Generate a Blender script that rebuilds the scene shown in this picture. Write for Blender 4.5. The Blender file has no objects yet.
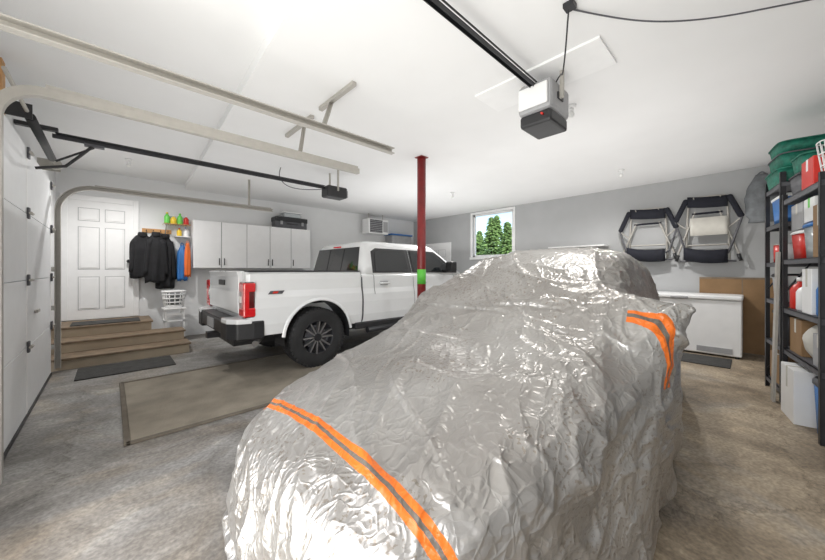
import bpy, bmesh, math, random, time
import numpy as np
from mathutils import Vector, Matrix, noise as mn
random.seed(7)
scene=bpy.context.scene
H=1.32
F_PX=320.0
# ---------------------------------------------------------------- materials
def new_mat(name):
    m=bpy.data.materials.new(name); m.use_nodes=True
    nt=m.node_tree; b=nt.nodes['Principled BSDF']
    return m,nt,b
def mat(name,col,rough=0.6,metal=0.0,var=0.06,scale=8.0,bump=0.0,bscale=60.0,emit=None,estr=0,trans=0,coat=0):
    m,nt,b=new_mat(name)
    tc=nt.nodes.new('ShaderNodeTexCoord')
    n=nt.nodes.new('ShaderNodeTexNoise'); n.inputs['Scale'].default_value=scale; n.inputs['Detail'].default_value=4
    nt.links.new(tc.outputs['Object'],n.inputs['Vector'])
    r=nt.nodes.new('ShaderNodeValToRGB')
    c=np.array(col[:3])
    r.color_ramp.elements[0].position=0.3; r.color_ramp.elements[1].position=0.7
    r.color_ramp.elements[0].color=(*np.clip(c*(1-var),0,1),1)
    r.color_ramp.elements[1].color=(*np.clip(c*(1+var),0,1),1)
    nt.links.new(n.outputs['Fac'],r.inputs['Fac']); nt.links.new(r.outputs['Color'],b.inputs['Base Color'])
    b.inputs['Roughness'].default_value=rough; b.inputs['Metallic'].default_value=metal
    if coat: b.inputs['Coat Weight'].default_value=coat
    if trans: b.inputs['Transmission Weight'].default_value=trans
    if bump:
        n2=nt.nodes.new('ShaderNodeTexNoise'); n2.inputs['Scale'].default_value=bscale; n2.inputs['Detail'].default_value=5
        nt.links.new(tc.outputs['Object'],n2.inputs['Vector'])
        bp=nt.nodes.new('ShaderNodeBump'); bp.inputs['Strength'].default_value=bump; bp.inputs['Distance'].default_value=0.01
        nt.links.new(n2.outputs['Fac'],bp.inputs['Height']); nt.links.new(bp.outputs['Normal'],b.inputs['Normal'])
    if emit:
        b.inputs['Emission Color'].default_value=(*emit,1); b.inputs['Emission Strength'].default_value=estr
    return m
M={}
M['ceil']=mat('ceiling_paint',(0.82,0.82,0.82),0.9,var=0.015,scale=2,bump=0.05,bscale=120)
M['wallw']=mat('wall_white_paint',(0.76,0.765,0.77),0.8,var=0.02,scale=3,bump=0.05,bscale=80)
M['wallg']=mat('wall_gray_paint',(0.44,0.445,0.45),0.8,var=0.03,scale=3,bump=0.05,bscale=80)
M['trim']=mat('trim_white',(0.86,0.86,0.86),0.45,var=0.02)
M['gdoor']=mat('garage_door_white',(0.80,0.81,0.82),0.5,var=0.02,bump=0.08,bscale=200)
M['galv']=mat('galvanised_steel',(0.44,0.42,0.385),0.45,metal=0.3,var=0.05,scale=20)
M['black']=mat('black_plastic',(0.02,0.02,0.022),0.45,var=0.2)
M['blackm']=mat('black_metal',(0.03,0.03,0.034),0.4,metal=0.3,var=0.2)
M['darkg']=mat('dark_gray',(0.09,0.09,0.1),0.5,var=0.15)
M['midg']=mat('mid_gray',(0.35,0.35,0.36),0.5,var=0.1)
M['white']=mat('white_plastic',(0.85,0.85,0.85),0.35,var=0.02)
M['cab']=mat('cabinet_white',(0.86,0.86,0.865),0.35,var=0.015)
M['red']=mat('column_red',(0.20,0.016,0.016),0.4,var=0.15,scale=12)
M['green']=mat('green_tape',(0.12,0.55,0.06),0.5,var=0.1)
M['wood']=mat('pine_wood',(0.55,0.30,0.12),0.6,var=0.2,scale=12)
M['tread']=mat('step_tread',(0.20,0.145,0.095),0.65,var=0.25,scale=10,bump=0.2)
M['riser']=mat('step_riser',(0.46,0.38,0.28),0.6,var=0.08,scale=6)
M['card']=mat('brown_board',(0.27,0.16,0.075),0.7,var=0.12,scale=5)
M['coat']=mat('black_cloth',(0.012,0.012,0.014),0.9,var=0.3,bump=0.4,bscale=40)
M['navy']=mat('dark_navy_fabric',(0.011,0.012,0.020),0.85,var=0.2,bump=0.3,bscale=150)
M['orange']=mat('orange_cloth',(0.75,0.16,0.03),0.7)
M['redp']=mat('red_plastic',(0.6,0.03,0.02),0.35)
M['blue']=mat('blue_plastic',(0.03,0.16,0.45),0.45)
M['teal']=mat('teal_plastic',(0.01,0.15,0.10),0.6,var=0.4,scale=20,bump=0.4)
M['yellow']=mat('yellow_plastic',(0.8,0.55,0.04),0.4)
M['lgreen']=mat('green_plastic',(0.15,0.6,0.1),0.4)
M['beige']=mat('beige_cloth',(0.55,0.53,0.48),0.8)
M['graybag']=mat('gray_bag_fabric',(0.16,0.17,0.18),0.6,var=0.3,scale=10,bump=0.4,bscale=20)
M['clear']=mat('translucent_tote',(0.6,0.64,0.66),0.2,var=0.05,trans=0.3)
M['rubber']=mat('tire_rubber',(0.018,0.018,0.019),0.75,var=0.3,bump=0.3,bscale=80)
M['paint']=mat('truck_white_paint',(0.80,0.81,0.82),0.22,var=0.01,coat=0.6)
M['glassd']=mat('tinted_glass',(0.012,0.014,0.016),0.06,var=0.05,coat=0.5)
M['chrome']=mat('machined_alloy',(0.42,0.42,0.43),0.3,metal=0.9)
M['taill']=mat('tail_light_red',(0.55,0.006,0.01),0.12,coat=1.0,emit=(0.6,0.01,0.01),estr=0.15)
M['taild']=mat('tail_light_smoke',(0.09,0.004,0.006),0.12,coat=1.0)
M['amber']=mat('reflector_white',(0.8,0.75,0.72),0.2)
M['mat1']=mat('floor_mat_brown',(0.25,0.22,0.175),0.9,var=0.25,scale=3,bump=0.5,bscale=60)
M['matedge']=mat('floor_mat_edge',(0.13,0.11,0.085),0.9,var=0.2)
M['mat2']=mat('floor_mat_dark',(0.045,0.044,0.042),0.9,var=0.3,scale=10,bump=0.5)
M['bulb']=mat('bulb_glass',(0.85,0.85,0.83),0.3)
M['foliage']=mat('foliage',(0.20,0.32,0.09),0.8,var=0.7,scale=5,bump=0.6,bscale=8)
M['bark']=mat('bark',(0.09,0.06,0.04),0.9,var=0.3)
M['grass']=mat('grass_ground',(0.12,0.16,0.06),0.9,var=0.4,scale=1)

def floor_mat():
    m,nt,b=new_mat('concrete_floor')
    N=nt.nodes.new; L=nt.links.new
    tc=N('ShaderNodeTexCoord')
    def noise(sc,det=6,dist=0.,ro=.5):
        n=N('ShaderNodeTexNoise'); n.inputs['Scale'].default_value=sc; n.inputs['Detail'].default_value=det; n.inputs['Distortion'].default_value=dist; n.inputs['Roughness'].default_value=ro
        L(tc.outputs['Object'],n.inputs['Vector']); return n
    def ramp(src,p0,p1,c0,c1):
        r=N('ShaderNodeValToRGB'); r.color_ramp.elements[0].position=p0; r.color_ramp.elements[1].position=p1
        r.color_ramp.elements[0].color=(*c0,1); r.color_ramp.elements[1].color=(*c1,1); L(src,r.inputs['Fac']); return r.outputs['Color']
    def mul(a,b_):
        mx=N('ShaderNodeMixRGB'); mx.blend_type='MULTIPLY'; mx.inputs[0].default_value=1; L(a,mx.inputs[1]); L(b_,mx.inputs[2]); return mx.outputs['Color']
    n1=noise(0.9,8,.8,.6)
    sp=N('ShaderNodeSeparateXYZ'); L(tc.outputs['Object'],sp.inputs[0])
    mr=N('ShaderNodeMapRange'); mr.inputs['From Min'].default_value=-.5; mr.inputs['From Max'].default_value=3.0; mr.inputs['To Min'].default_value=0.18; mr.inputs['To Max'].default_value=-0.08  # tan grows toward the south side: sunlit warmth painted into the concrete colour
    L(sp.outputs['Y'],mr.inputs['Value'])
    ad=N('ShaderNodeMath'); ad.operation='ADD'; L(n1.outputs['Fac'],ad.inputs[0]); L(mr.outputs['Result'],ad.inputs[1])
    c=ramp(ad.outputs[0],.42,.66,(0.315,0.31,0.30),(0.375,0.305,0.22))
    n2=noise(1.3,12,.6,.75)
    c=mul(c,ramp(n2.outputs['Fac'],.38,.60,(0.52,0.50,0.48),(1.14,1.14,1.14)))
    n4=noise(.5,5,1.8,.5)
    c=mul(c,ramp(n4.outputs['Fac'],.42,.55,(0.76,0.74,0.72),(1.08,1.08,1.08)))
    n5=noise(3.2,8,1.0,.6)
    c=mul(c,ramp(n5.outputs['Fac'],.56,.68,(1.0,1.0,1.0),(1.32,1.31,1.28)))
    n3=noise(45,6)
    c=mul(c,ramp(n3.outputs['Fac'],.3,.7,(0.70,0.70,0.70),(1.22,1.22,1.22)))
    v=N('ShaderNodeTexVoronoi'); v.feature='DISTANCE_TO_EDGE'; v.inputs['Scale'].default_value=.55
    vm=N('ShaderNodeVectorMath'); vm.operation='MULTIPLY_ADD'; vm.inputs[1].default_value=(.7,.7,.7); L(n2.outputs['Color'],vm.inputs[0]); L(tc.outputs['Object'],vm.inputs[2]); L(vm.outputs[0],v.inputs['Vector'])
    c=mul(c,ramp(v.outputs['Distance'],.0,.006,(0.6,0.58,0.55),(1,1,1)))
    L(c,b.inputs['Base Color'])
    rr=N('ShaderNodeMapRange'); rr.inputs['To Min'].default_value=0.45; rr.inputs['To Max'].default_value=0.8
    L(n2.outputs['Fac'],rr.inputs['Value']); L(rr.outputs['Result'],b.inputs['Roughness'])
    bp=N('ShaderNodeBump'); bp.inputs['Strength'].default_value=0.25; bp.inputs['Distance'].default_value=0.01
    L(n3.outputs['Fac'],bp.inputs['Height']); L(bp.outputs['Normal'],b.inputs['Normal'])
    return m
M['floor']=floor_mat()

STRIP_X=.69
def cover_mat():
    m,nt,b=new_mat('silver_cover_fabric')
    N=nt.nodes.new; L=nt.links.new
    at=N('ShaderNodeAttribute'); at.attribute_name='base'
    sp=N('ShaderNodeSeparateXYZ'); L(at.outputs['Vector'],sp.inputs[0])
    def math_(op,a,bb=None,c=None):
        n=N('ShaderNodeMath'); n.operation=op
        for i,v in enumerate((a,bb,c)):
            if v is None: continue
            if isinstance(v,(int,float)): n.inputs[i].default_value=v
            else: L(v,n.inputs[i])
        return n.outputs[0]
    n=N('ShaderNodeTexNoise'); n.inputs['Scale'].default_value=2.2; n.inputs['Detail'].default_value=6
    L(at.outputs['Vector'],n.inputs['Vector'])
    r=N('ShaderNodeValToRGB'); r.color_ramp.elements[0].position=0.35; r.color_ramp.elements[1].position=0.65
    r.color_ramp.elements[0].color=(0.35,0.33,0.31,1); r.color_ramp.elements[1].color=(0.46,0.445,0.425,1)
    L(n.outputs['Fac'],r.inputs['Fac'])
    nd=N('ShaderNodeTexNoise'); nd.inputs['Scale'].default_value=70; nd.inputs['Detail'].default_value=3
    L(at.outputs['Vector'],nd.inputs['Vector'])
    nd2=N('ShaderNodeTexNoise'); nd2.inputs['Scale'].default_value=1.6; nd2.inputs['Detail'].default_value=4
    L(at.outputs['Vector'],nd2.inputs['Vector'])
    sm=math_('MULTIPLY',math_('GREATER_THAN',nd.outputs['Fac'],0.60),math_('GREATER_THAN',nd2.outputs['Fac'],0.48))
    sm=math_('MULTIPLY',sm,0.5)
    mx=N('ShaderNodeMixRGB'); L(sm,mx.inputs[0]); L(r.outputs['Color'],mx.inputs[1]); mx.inputs[2].default_value=(0.19,0.145,0.10,1)
    def strip(dist, hw, cw):
        ad=math_('ABSOLUTE',dist)
        return math_('LESS_THAN',ad,hw), math_('LESS_THAN',ad,cw)
    x=sp.outputs['X']; y=sp.outputs['Y']; z=sp.outputs['Z']
    o1,g1=strip(math_('SUBTRACT',x,STRIP_X),0.026,0.0065)
    c1=math_('GREATER_THAN',z,.42); o1=math_('MULTIPLY',o1,c1); g1=math_('MULTIPLY',g1,c1)
    o2,g2=strip(math_('SUBTRACT',x,1.96),0.030,0.008)
    cond=math_('MULTIPLY',math_('LESS_THAN',y,0.46),math_('MULTIPLY',math_('GREATER_THAN',z,0.78),math_('LESS_THAN',z,1.13)))
    o2=math_('MULTIPLY',o2,cond); g2=math_('MULTIPLY',g2,cond)
    o=math_('MAXIMUM',o1,o2); g=math_('MAXIMUM',g1,g2)
    m2=N('ShaderNodeMixRGB'); L(o,m2.inputs[0]); L(mx.outputs['Color'],m2.inputs[1]); m2.inputs[2].default_value=(0.66,0.14,0.012,1)
    m3=N('ShaderNodeMixRGB'); L(g,m3.inputs[0]); L(m2.outputs['Color'],m3.inputs[1]); m3.inputs[2].default_value=(0.13,0.11,0.09,1)
    L(m3.outputs['Color'],b.inputs['Base Color'])
    met=math_('MULTIPLY',math_('SUBTRACT',1.0,o),0.70); L(met,b.inputs['Metallic'])
    b.inputs['Roughness'].default_value=0.34
    hs=[]
    for sc,rz,st,am,cap in ((3.2,.5,(1,2.2,1.6),1.2,.07),(6.5,-.4,(1,2.0,1.8),.8,.09),(14,.9,(1,1.4,1.2),.42,.15)):
        mp=N('ShaderNodeMapping'); mp.inputs['Rotation'].default_value=(0,0,rz); mp.inputs['Scale'].default_value=st
        wn=N('ShaderNodeTexNoise'); wn.inputs['Scale'].default_value=sc*.5; wn.inputs['Detail'].default_value=2
        L(at.outputs['Vector'],wn.inputs['Vector'])
        vm=N('ShaderNodeVectorMath'); vm.operation='MULTIPLY_ADD'; vm.inputs[1].default_value=(.25,.25,.25)
        L(wn.outputs['Color'],vm.inputs[0]); L(at.outputs['Vector'],vm.inputs[2]); L(vm.outputs[0],mp.inputs['Vector'])
        v=N('ShaderNodeTexVoronoi'); v.feature='DISTANCE_TO_EDGE'; v.inputs['Scale'].default_value=sc; L(mp.outputs[0],v.inputs['Vector'])
        hs.append(math_('MULTIPLY',math_('MINIMUM',v.outputs['Distance'],cap),-am))
    hh=math_('ADD',math_('ADD',hs[0],hs[1]),hs[2])
    bp=N('ShaderNodeBump'); bp.inputs['Strength'].default_value=0.6; bp.inputs['Distance'].default_value=0.035
    L(hh,bp.inputs['Height']); L(bp.outputs['Normal'],b.inputs['Normal'])
    return m
M['cover']=cover_mat()

# ---------------------------------------------------------------- helpers
def empty(name,loc=(0,0,0),rotz=0):
    e=bpy.data.objects.new(name,None); scene.collection.objects.link(e)
    e.location=loc; e.rotation_euler=(0,0,rotz); e.empty_display_size=0.1
    return e
def obj(name,verts,faces,m,parent=None,smooth=False,bevel=0,seg=2):
    me=bpy.data.meshes.new(name); me.from_pydata([tuple(v) for v in verts],[],faces); me.update()
    bm=bmesh.new(); bm.from_mesh(me); bmesh.ops.recalc_face_normals(bm,faces=bm.faces); bm.to_mesh(me); bm.free()
    o=bpy.data.objects.new(name,me); scene.collection.objects.link(o)
    if m is not None: me.materials.append(M[m] if isinstance(m,str) else m)
    if smooth:
        for p in me.polygons: p.use_smooth=True
    if parent: o.parent=parent
    if bevel:
        b=o.modifiers.new('bevel','BEVEL'); b.width=bevel; b.segments=seg; b.limit_method='ANGLE'
    return o
def boxvf(x0,x1,y0,y1,z0,z1,off=0):
    v=[(x0,y0,z0),(x1,y0,z0),(x1,y1,z0),(x0,y1,z0),(x0,y0,z1),(x1,y0,z1),(x1,y1,z1),(x0,y1,z1)]
    f=[(0,3,2,1),(4,5,6,7),(0,1,5,4),(1,2,6,5),(2,3,7,6),(3,0,4,7)]
    return v,[tuple(i+off for i in q) for q in f]
def box(name,x0,x1,y0,y1,z0,z1,m,parent=None,bevel=0):
    v,f=boxvf(x0,x1,y0,y1,z0,z1)
    return obj(name,v,f,m,parent,bevel=bevel)
def boxes(name,lst,m,parent=None,bevel=0):
    V=[];Fa=[]
    for b in lst:
        v,f=boxvf(*b,off=len(V)); V+=v; Fa+=f
    return obj(name,V,Fa,m,parent,bevel=bevel)
def cyl(name,p0,p1,r,m,parent=None,seg=20,r2=None,smooth=True):
    p0=Vector(p0);p1=Vector(p1); r2=r if r2 is None else r2
    d=(p1-p0).normalized(); a=Vector((0,0,1)) if abs(d.z)<.9 else Vector((1,0,0))
    u=d.cross(a).normalized(); w=d.cross(u)
    V=[];Fa=[]
    for i in range(seg):
        t=2*math.pi*i/seg; c=u*math.cos(t)+w*math.sin(t)
        V.append(p0+c*r); V.append(p1+c*r2)
    for i in range(seg):
        j=(i+1)%seg; Fa.append((2*i,2*j,2*j+1,2*i+1))
    Fa.append(tuple(range(0,2*seg,2))); Fa.append(tuple(range(1,2*seg,2)))
    o=obj(name,V,Fa,m,parent)
    if smooth:
        for p in o.data.polygons: p.use_smooth=len(p.vertices)==4
    return o
def tube(name,pts,r,m,parent=None,smooth=True,cyc=False):
    cu=bpy.data.curves.new(name,'CURVE'); cu.dimensions='3D'; cu.bevel_depth=r; cu.bevel_resolution=3
    if smooth:
        s=cu.splines.new('NURBS'); s.points.add(len(pts)-1)
        for i,p in enumerate(pts): s.points[i].co=(*p,1)
        s.use_endpoint_u=not cyc; s.order_u=3; s.use_cyclic_u=cyc; s.resolution_u=8
    else:
        s=cu.splines.new('POLY'); s.points.add(len(pts)-1)
        for i,p in enumerate(pts): s.points[i].co=(*p,1)
        s.use_cyclic_u=cyc
    cu.use_fill_caps=True
    tmp=bpy.data.objects.new(name,cu); scene.collection.objects.link(tmp)
    dg=bpy.context.evaluated_depsgraph_get(); me=bpy.data.meshes.new_from_object(tmp.evaluated_get(dg))
    bpy.data.objects.remove(tmp)
    me.materials.clear(); me.materials.append(M[m])
    for p in me.polygons: p.use_smooth=True
    o=bpy.data.objects.new(name,me); scene.collection.objects.link(o)
    if parent: o.parent=parent
    return o
def loft(name,rings,m,parent=None,smooth=True,caps=True):
    V=[];Fa=[];n=len(rings[0])
    for r in rings: V+=[tuple(p) for p in r]
    for k in range(len(rings)-1):
        for i in range(n):
            j=(i+1)%n; Fa.append((k*n+i,k*n+j,(k+1)*n+j,(k+1)*n+i))
    if caps:
        Fa.append(tuple(range(n))); Fa.append(tuple(range((len(rings)-1)*n,len(rings)*n)))
    o=obj(name,V,Fa,m,parent)
    if smooth:
        for p in o.data.polygons: p.use_smooth=len(p.vertices)==4
    return o
def lathe(name,prof,axis_o,m,parent=None,seg=48,axis='Y',sharp=False,caps=True):
    rings=[]
    for r,h in prof:
        ring=[]
        for i in range(seg):
            t=2*math.pi*i/seg
            if axis=='Y': ring.append((axis_o[0]+r*math.cos(t),axis_o[1]+h,axis_o[2]+r*math.sin(t)))
            else: ring.append((axis_o[0]+r*math.cos(t),axis_o[1]+r*math.sin(t),axis_o[2]+h))
        rings.append(ring)
    return loft(name,rings,m,parent,smooth=not sharp,caps=caps)
def extr(name,poly,axis,a0,a1,m,parent=None,bevel=0):
    V=[]
    for a in (a0,a1):
        for p in poly:
            if axis=='Y': V.append((p[0],a,p[1]))
            elif axis=='X': V.append((a,p[0],p[1]))
            else: V.append((p[0],p[1],a))
    n=len(poly); Fa=[tuple(range(n)),tuple(range(n,2*n))]
    for i in range(n):
        j=(i+1)%n; Fa.append((i,j,n+j,n+i))
    return obj(name,V,Fa,m,parent,bevel=bevel)
def apply_bool(o,cutters):
    for c in cutters:
        md=o.modifiers.new('b','BOOLEAN'); md.operation='DIFFERENCE'; md.object=c; md.solver='EXACT'
    dg=bpy.context.evaluated_depsgraph_get(); dg.update()
    me=bpy.data.meshes.new_from_object(o.evaluated_get(dg))
    o.modifiers.clear(); o.data=me
    for c in cutters: bpy.data.objects.remove(c)

# ---------------------------------------------------------------- covered car (cloth draped over a car-shaped form)
def build_cover():
    tab=np.array([
    [.42,.60,.52,.57,.66,.50],
    [.65,.71,.58,.68,.73,.59],
    [1.1,.82,.66,.78,.82,.68],
    [1.6,.93,.69,.88,.85,.76],
    [1.8,1.02,.68,.96,.85,.83],
    [2.3,1.35,.61,1.26,.83,.91],
    [2.7,1.49,.59,1.41,.80,.95],
    [3.2,1.53,.59,1.45,.76,.96],
    [3.8,1.47,.58,1.37,.71,.95],
    [4.3,1.27,.54,1.17,.68,.93],
    [4.7,1.07,.52,.99,.65,.87],
    [5.0,.94,.50,.87,.62,.77]])
    NT=240; NC=40; NU=200
    xs=np.linspace(.42,5.0,NT)
    P=np.array([np.interp(xs,tab[:,0],tab[:,k]) for k in range(1,6)])
    ker=np.exp(-np.linspace(-2,2,17)**2); ker/=ker.sum()
    Ps=[]
    for r in P:
        pad=np.concatenate([2*r[0]-r[1:9][::-1],r,2*r[-1]-r[-9:-1][::-1]]); Ps.append(np.convolve(pad,ker,'valid'))
    P=np.array(Ps)
    def section(zc,wr,zr,w,zs):
        c=[(0,zc),(wr*.55,zc-.012),(wr,zr),((wr+w)/2+.03,(zr+zs)/2),(w,zs),(w-.02,zs*.55),(w-.03,.0)]
        full=[(-a,b) for a,b in reversed(c[1:])]+c
        full=np.array(full); m=len(full)
        out=[]
        ext=np.vstack([2*full[0]-full[1],full,2*full[-1]-full[-2]])
        for i in range(m-1):
            p0,p1,p2,p3=ext[i:i+4]
            for t in np.linspace(0,1,24,endpoint=False):
                out.append(.5*((2*p1)+(-p0+p2)*t+(2*p0-5*p1+4*p2-p3)*t*t+(-p0+3*p1-3*p2+p3)*t**3))
        out.append(full[-1]); out=np.array(out)
        s=np.concatenate([[0],np.cumsum(np.hypot(*np.diff(out,axis=0).T))]); s/=s[-1]
        u=np.linspace(0,1,NU)
        return np.stack([np.interp(u,s,out[:,0]),np.interp(u,s,out[:,1])],1)
    rows=[]
    secF=section(*P[:,0]); secR=section(*P[:,-1])
    ztF=secF[:,1].max()
    for k in range(NC):
        f=k/NC
        zt=ztF*f
        s=secF.copy(); s[:,1]=np.minimum(s[:,1],zt)
        x=.36+.06*f**3-.01*math.sin(math.pi*f)
        rows.append(np.column_stack([np.full(NU,x),s]))
    for i in range(NT):
        s=section(*P[:,i]); rows.append(np.column_stack([np.full(NU,xs[i]),s]))
    ztR=secR[:,1].max()
    for k in range(NC):
        f=(k+1)/NC
        s=secR.copy(); s[:,1]=np.minimum(s[:,1],ztR*(1-f))
        rows.append(np.column_stack([np.full(NU,5.0+.06*math.sin(f*math.pi/2)),s]))
    G=np.array(rows)
    X=G[...,0].copy(); Y=G[...,1]
    yn=np.abs(Y)/.85
    fr=np.clip((1.6-X)/1.2,0,1.05)
    G[...,0]=X+.36*yn**3*fr-.35*yn**3*np.clip((X-3.9)/1.1,0,1.05)
    for _ in range(6):
        Gs=G.copy(); Gs[1:-1]=(G[:-2]+2*G[1:-1]+G[2:])/4
        G=Gs
    for sgn,amp in ((-1,.36),(1,.13)):
        dx=(G[...,0]-2.06); dz=(G[...,2]-1.09)
        side=np.clip(sgn*G[...,1]/.6,0,1)**2
        gsn=np.exp(-(np.abs(dx)/np.where(dx<0,.22,.18))**1.5-(np.abs(dz)/np.where(dz>0,.12,.20))**1.3)*side
        G[...,1]+=sgn*amp*gsn
        G[...,2]+=.05*gsn
    G[...,1]+=1.15+.045*G[...,0]
    R_=G.shape[0]
    V=G.reshape(-1,3).tolist(); nV=len(V)
    B=G.reshape(-1,3).copy(); B[:,2]=-.12
    V+=B.tolist()
    Fa=[]
    for i in range(R_-1):
        o=i*NU
        for j in range(NU-1):
            q=(o+j,o+j+1,o+NU+j+1,o+NU+j); Fa.append(q); Fa.append(tuple(a+nV for a in reversed(q)))
    for i in range(R_-1):
        for j in (0,NU-1):
            a=i*NU+j; b=(i+1)*NU+j; Fa.append((a,b,b+nV,a+nV))
    for j in range(NU-1):
        for i in (0,R_-1):
            a=i*NU+j; b=a+1; Fa.append((a,b,b+nV,a+nV))
    me=bpy.data.meshes.new('form'); me.from_pydata(V,[],Fa); me.update()
    bm=bmesh.new(); bm.from_mesh(me); bmesh.ops.remove_doubles(bm,verts=bm.verts,dist=1e-4); bmesh.ops.recalc_face_normals(bm,faces=bm.faces); bm.to_mesh(me); bm.free()
    src=bpy.data.objects.new('form',me); scene.collection.objects.link(src)
    def remeshed(vs,smooth,cut):
        md=src.modifiers.new('r','REMESH'); md.mode='VOXEL'; md.voxel_size=vs
        dg=bpy.context.evaluated_depsgraph_get(); dg.update()
        m2=bpy.data.meshes.new_from_object(src.evaluated_get(dg)); src.modifiers.clear()
        bm=bmesh.new(); bm.from_mesh(m2)
        bmesh.ops.delete(bm,geom=[v for v in bm.verts if v.co.z<cut],context='VERTS')
        for _ in range(smooth): bmesh.ops.smooth_vert(bm,verts=[v for v in bm.verts if not v.is_boundary],factor=.5,use_axis_x=True,use_axis_y=True,use_axis_z=True)
        bm.normal_update()
        bm.to_mesh(m2); bm.free()
        return m2
    col_me=remeshed(.045,2,-.2)
    cl_me=remeshed(.0245,3,.0)
    bpy.data.objects.remove(src)
    bm=bmesh.new(); bm.from_mesh(col_me); bm.normal_update()
    cen=Vector((2.6,1.27,.5))
    tot=sum((v.co-cen).dot(v.normal) for v in bm.verts); sg=1 if tot>0 else -1
    for v in bm.verts: v.co-=v.normal*sg*.020
    bm.to_mesh(col_me); bm.free()
    col=bpy.data.objects.new('form_collider',col_me); scene.collection.objects.link(col)
    n=len(cl_me.vertices)
    rest=np.zeros(n*3,np.float32); cl_me.vertices.foreach_get('co',rest); rest=rest.reshape(-1,3)
    at=cl_me.attributes.new('base','FLOAT_VECTOR','POINT'); at.data.foreach_set('vector',rest.reshape(-1))
    nor=np.zeros(n*3,np.float32); cl_me.vertices.foreach_get('normal',nor); nor=nor.reshape(-1,3)
    if ((rest-np.array([2.6,1.27,.5]))*nor).sum()<0: nor=-nor
    def seed_(p):
        x,y,z=float(p[0]),float(p[1]),float(p[2])
        a=x*.85+y*.53; b=-x*.53+y*.85
        return max(-.2,mn.noise(Vector((a*1.5,b*5,z*3))))*.030+mn.noise(Vector((x*8,y*8,z*8)))*.010+.006
    dsp=np.array([seed_(p) for p in rest],np.float32)
    hem=rest[:,2]<.03
    dsp[hem]*=.6
    start=rest+nor*dsp[:,None]
    cl_me.vertices.foreach_set('co',start.reshape(-1)); cl_me.update()
    o=bpy.data.objects.new('covered_car',cl_me); scene.collection.objects.link(o)
    vg=o.vertex_groups.new(name='pin')
    off=rest[:,1]-(1.15+.045*rest[:,0])
    pins=np.where(hem|((off<-1.0)&(rest[:,2]>.9)))[0]
    vg.add([int(i) for i in pins],1.0,'REPLACE')
    t0=time.time()
    final=start
    try:
        col.modifiers.new('Collision','COLLISION'); col.collision.thickness_outer=.006; col.collision.cloth_friction=40; col.collision.damping=.5
        md=o.modifiers.new('Cloth','CLOTH'); s=md.settings
        s.quality=5; s.mass=.15; s.tension_stiffness=25; s.compression_stiffness=25; s.shear_stiffness=12; s.bending_stiffness=.4
        s.tension_damping=5; s.compression_damping=5; s.shear_damping=5; s.air_damping=2
        s.shrink_min=-.042; s.shrink_max=-.042
        s.vertex_group_mass='pin'
        md.collision_settings.collision_quality=2; md.collision_settings.distance_min=.006; md.collision_settings.use_self_collision=False
        md.point_cache.frame_start=1; md.point_cache.frame_end=40
        scene.frame_start=1; scene.frame_end=40
        for f in range(1,25):
            scene.frame_set(f)
            if time.time()-t0>150: break
        dg=bpy.context.evaluated_depsgraph_get(); ev=o.evaluated_get(dg).data
        c=np.zeros(len(ev.vertices)*3,np.float32); ev.vertices.foreach_get('co',c); c=c.reshape(-1,3)
        if np.isfinite(c).all() and np.abs(c-rest).max()<.8: final=c
        print('CLOTH',n,f,time.time()-t0,'maxmove',float(np.abs(c-rest).max()),'mean',float(np.abs(c-rest).mean()))
    except Exception as ex:
        print('CLOTH FAILED',ex)
    o.modifiers.clear(); o.vertex_groups.clear(); bpy.data.objects.remove(col); scene.frame_set(1)
    cl_me.vertices.foreach_set('co',final.astype(np.float32).reshape(-1)); cl_me.update()
    sd=o.modifiers.new('s','SUBSURF'); sd.levels=2; sd.render_levels=2
    dg=bpy.context.evaluated_depsgraph_get(); dg.update()
    m3=bpy.data.meshes.new_from_object(o.evaluated_get(dg)); o.modifiers.clear(); o.data=m3
    n=len(m3.vertices)
    co=np.zeros(n*3,np.float32); m3.vertices.foreach_get('co',co); co=co.reshape(-1,3)
    bs=np.zeros(n*3,np.float32); m3.attributes['base'].data.foreach_get('vector',bs); bs=bs.reshape(-1,3)
    nr=np.zeros(n*3,np.float32); m3.vertices.foreach_get('normal',nr); nr=nr.reshape(-1,3)
    if ((co-np.array([2.6,1.27,.5]))*nr).sum()<0: nr=-nr
    nz=mn.noise
    D=np.zeros(n,np.float32)
    for i in range(n):
        x,y,z=float(bs[i,0]),float(bs[i,1]),float(bs[i,2])
        p=x*.85+y*.53; q=-x*.53+y*.85; p3=x*.35+y*.94; q3=-x*.94+y*.35
        n1=max(0,1-abs(nz(Vector((p*.9,q*3.2,z*3+1))))*5)**1.5
        n2=max(0,1-abs(nz(Vector((p3*1.3,q3*4.5,z*4+5))))*5)**1.5
        n3=max(0,1-abs(nz(Vector((p*2.2,q*8,z*7+9))))*4)**1.5
        D[i]=.014*n1+.011*n2+.007*n3
    co=co+nr*D[:,None]; co[:,2]=np.maximum(co[:,2],.006)
    m3.vertices.foreach_set('co',co.reshape(-1)); m3.update()
    m3.polygons.foreach_set('use_smooth',[True]*len(m3.polygons))
    m3.materials.clear(); m3.materials.append(M['cover'])
    print('COVER done',n,time.time()-t0)
build_cover()

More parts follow.
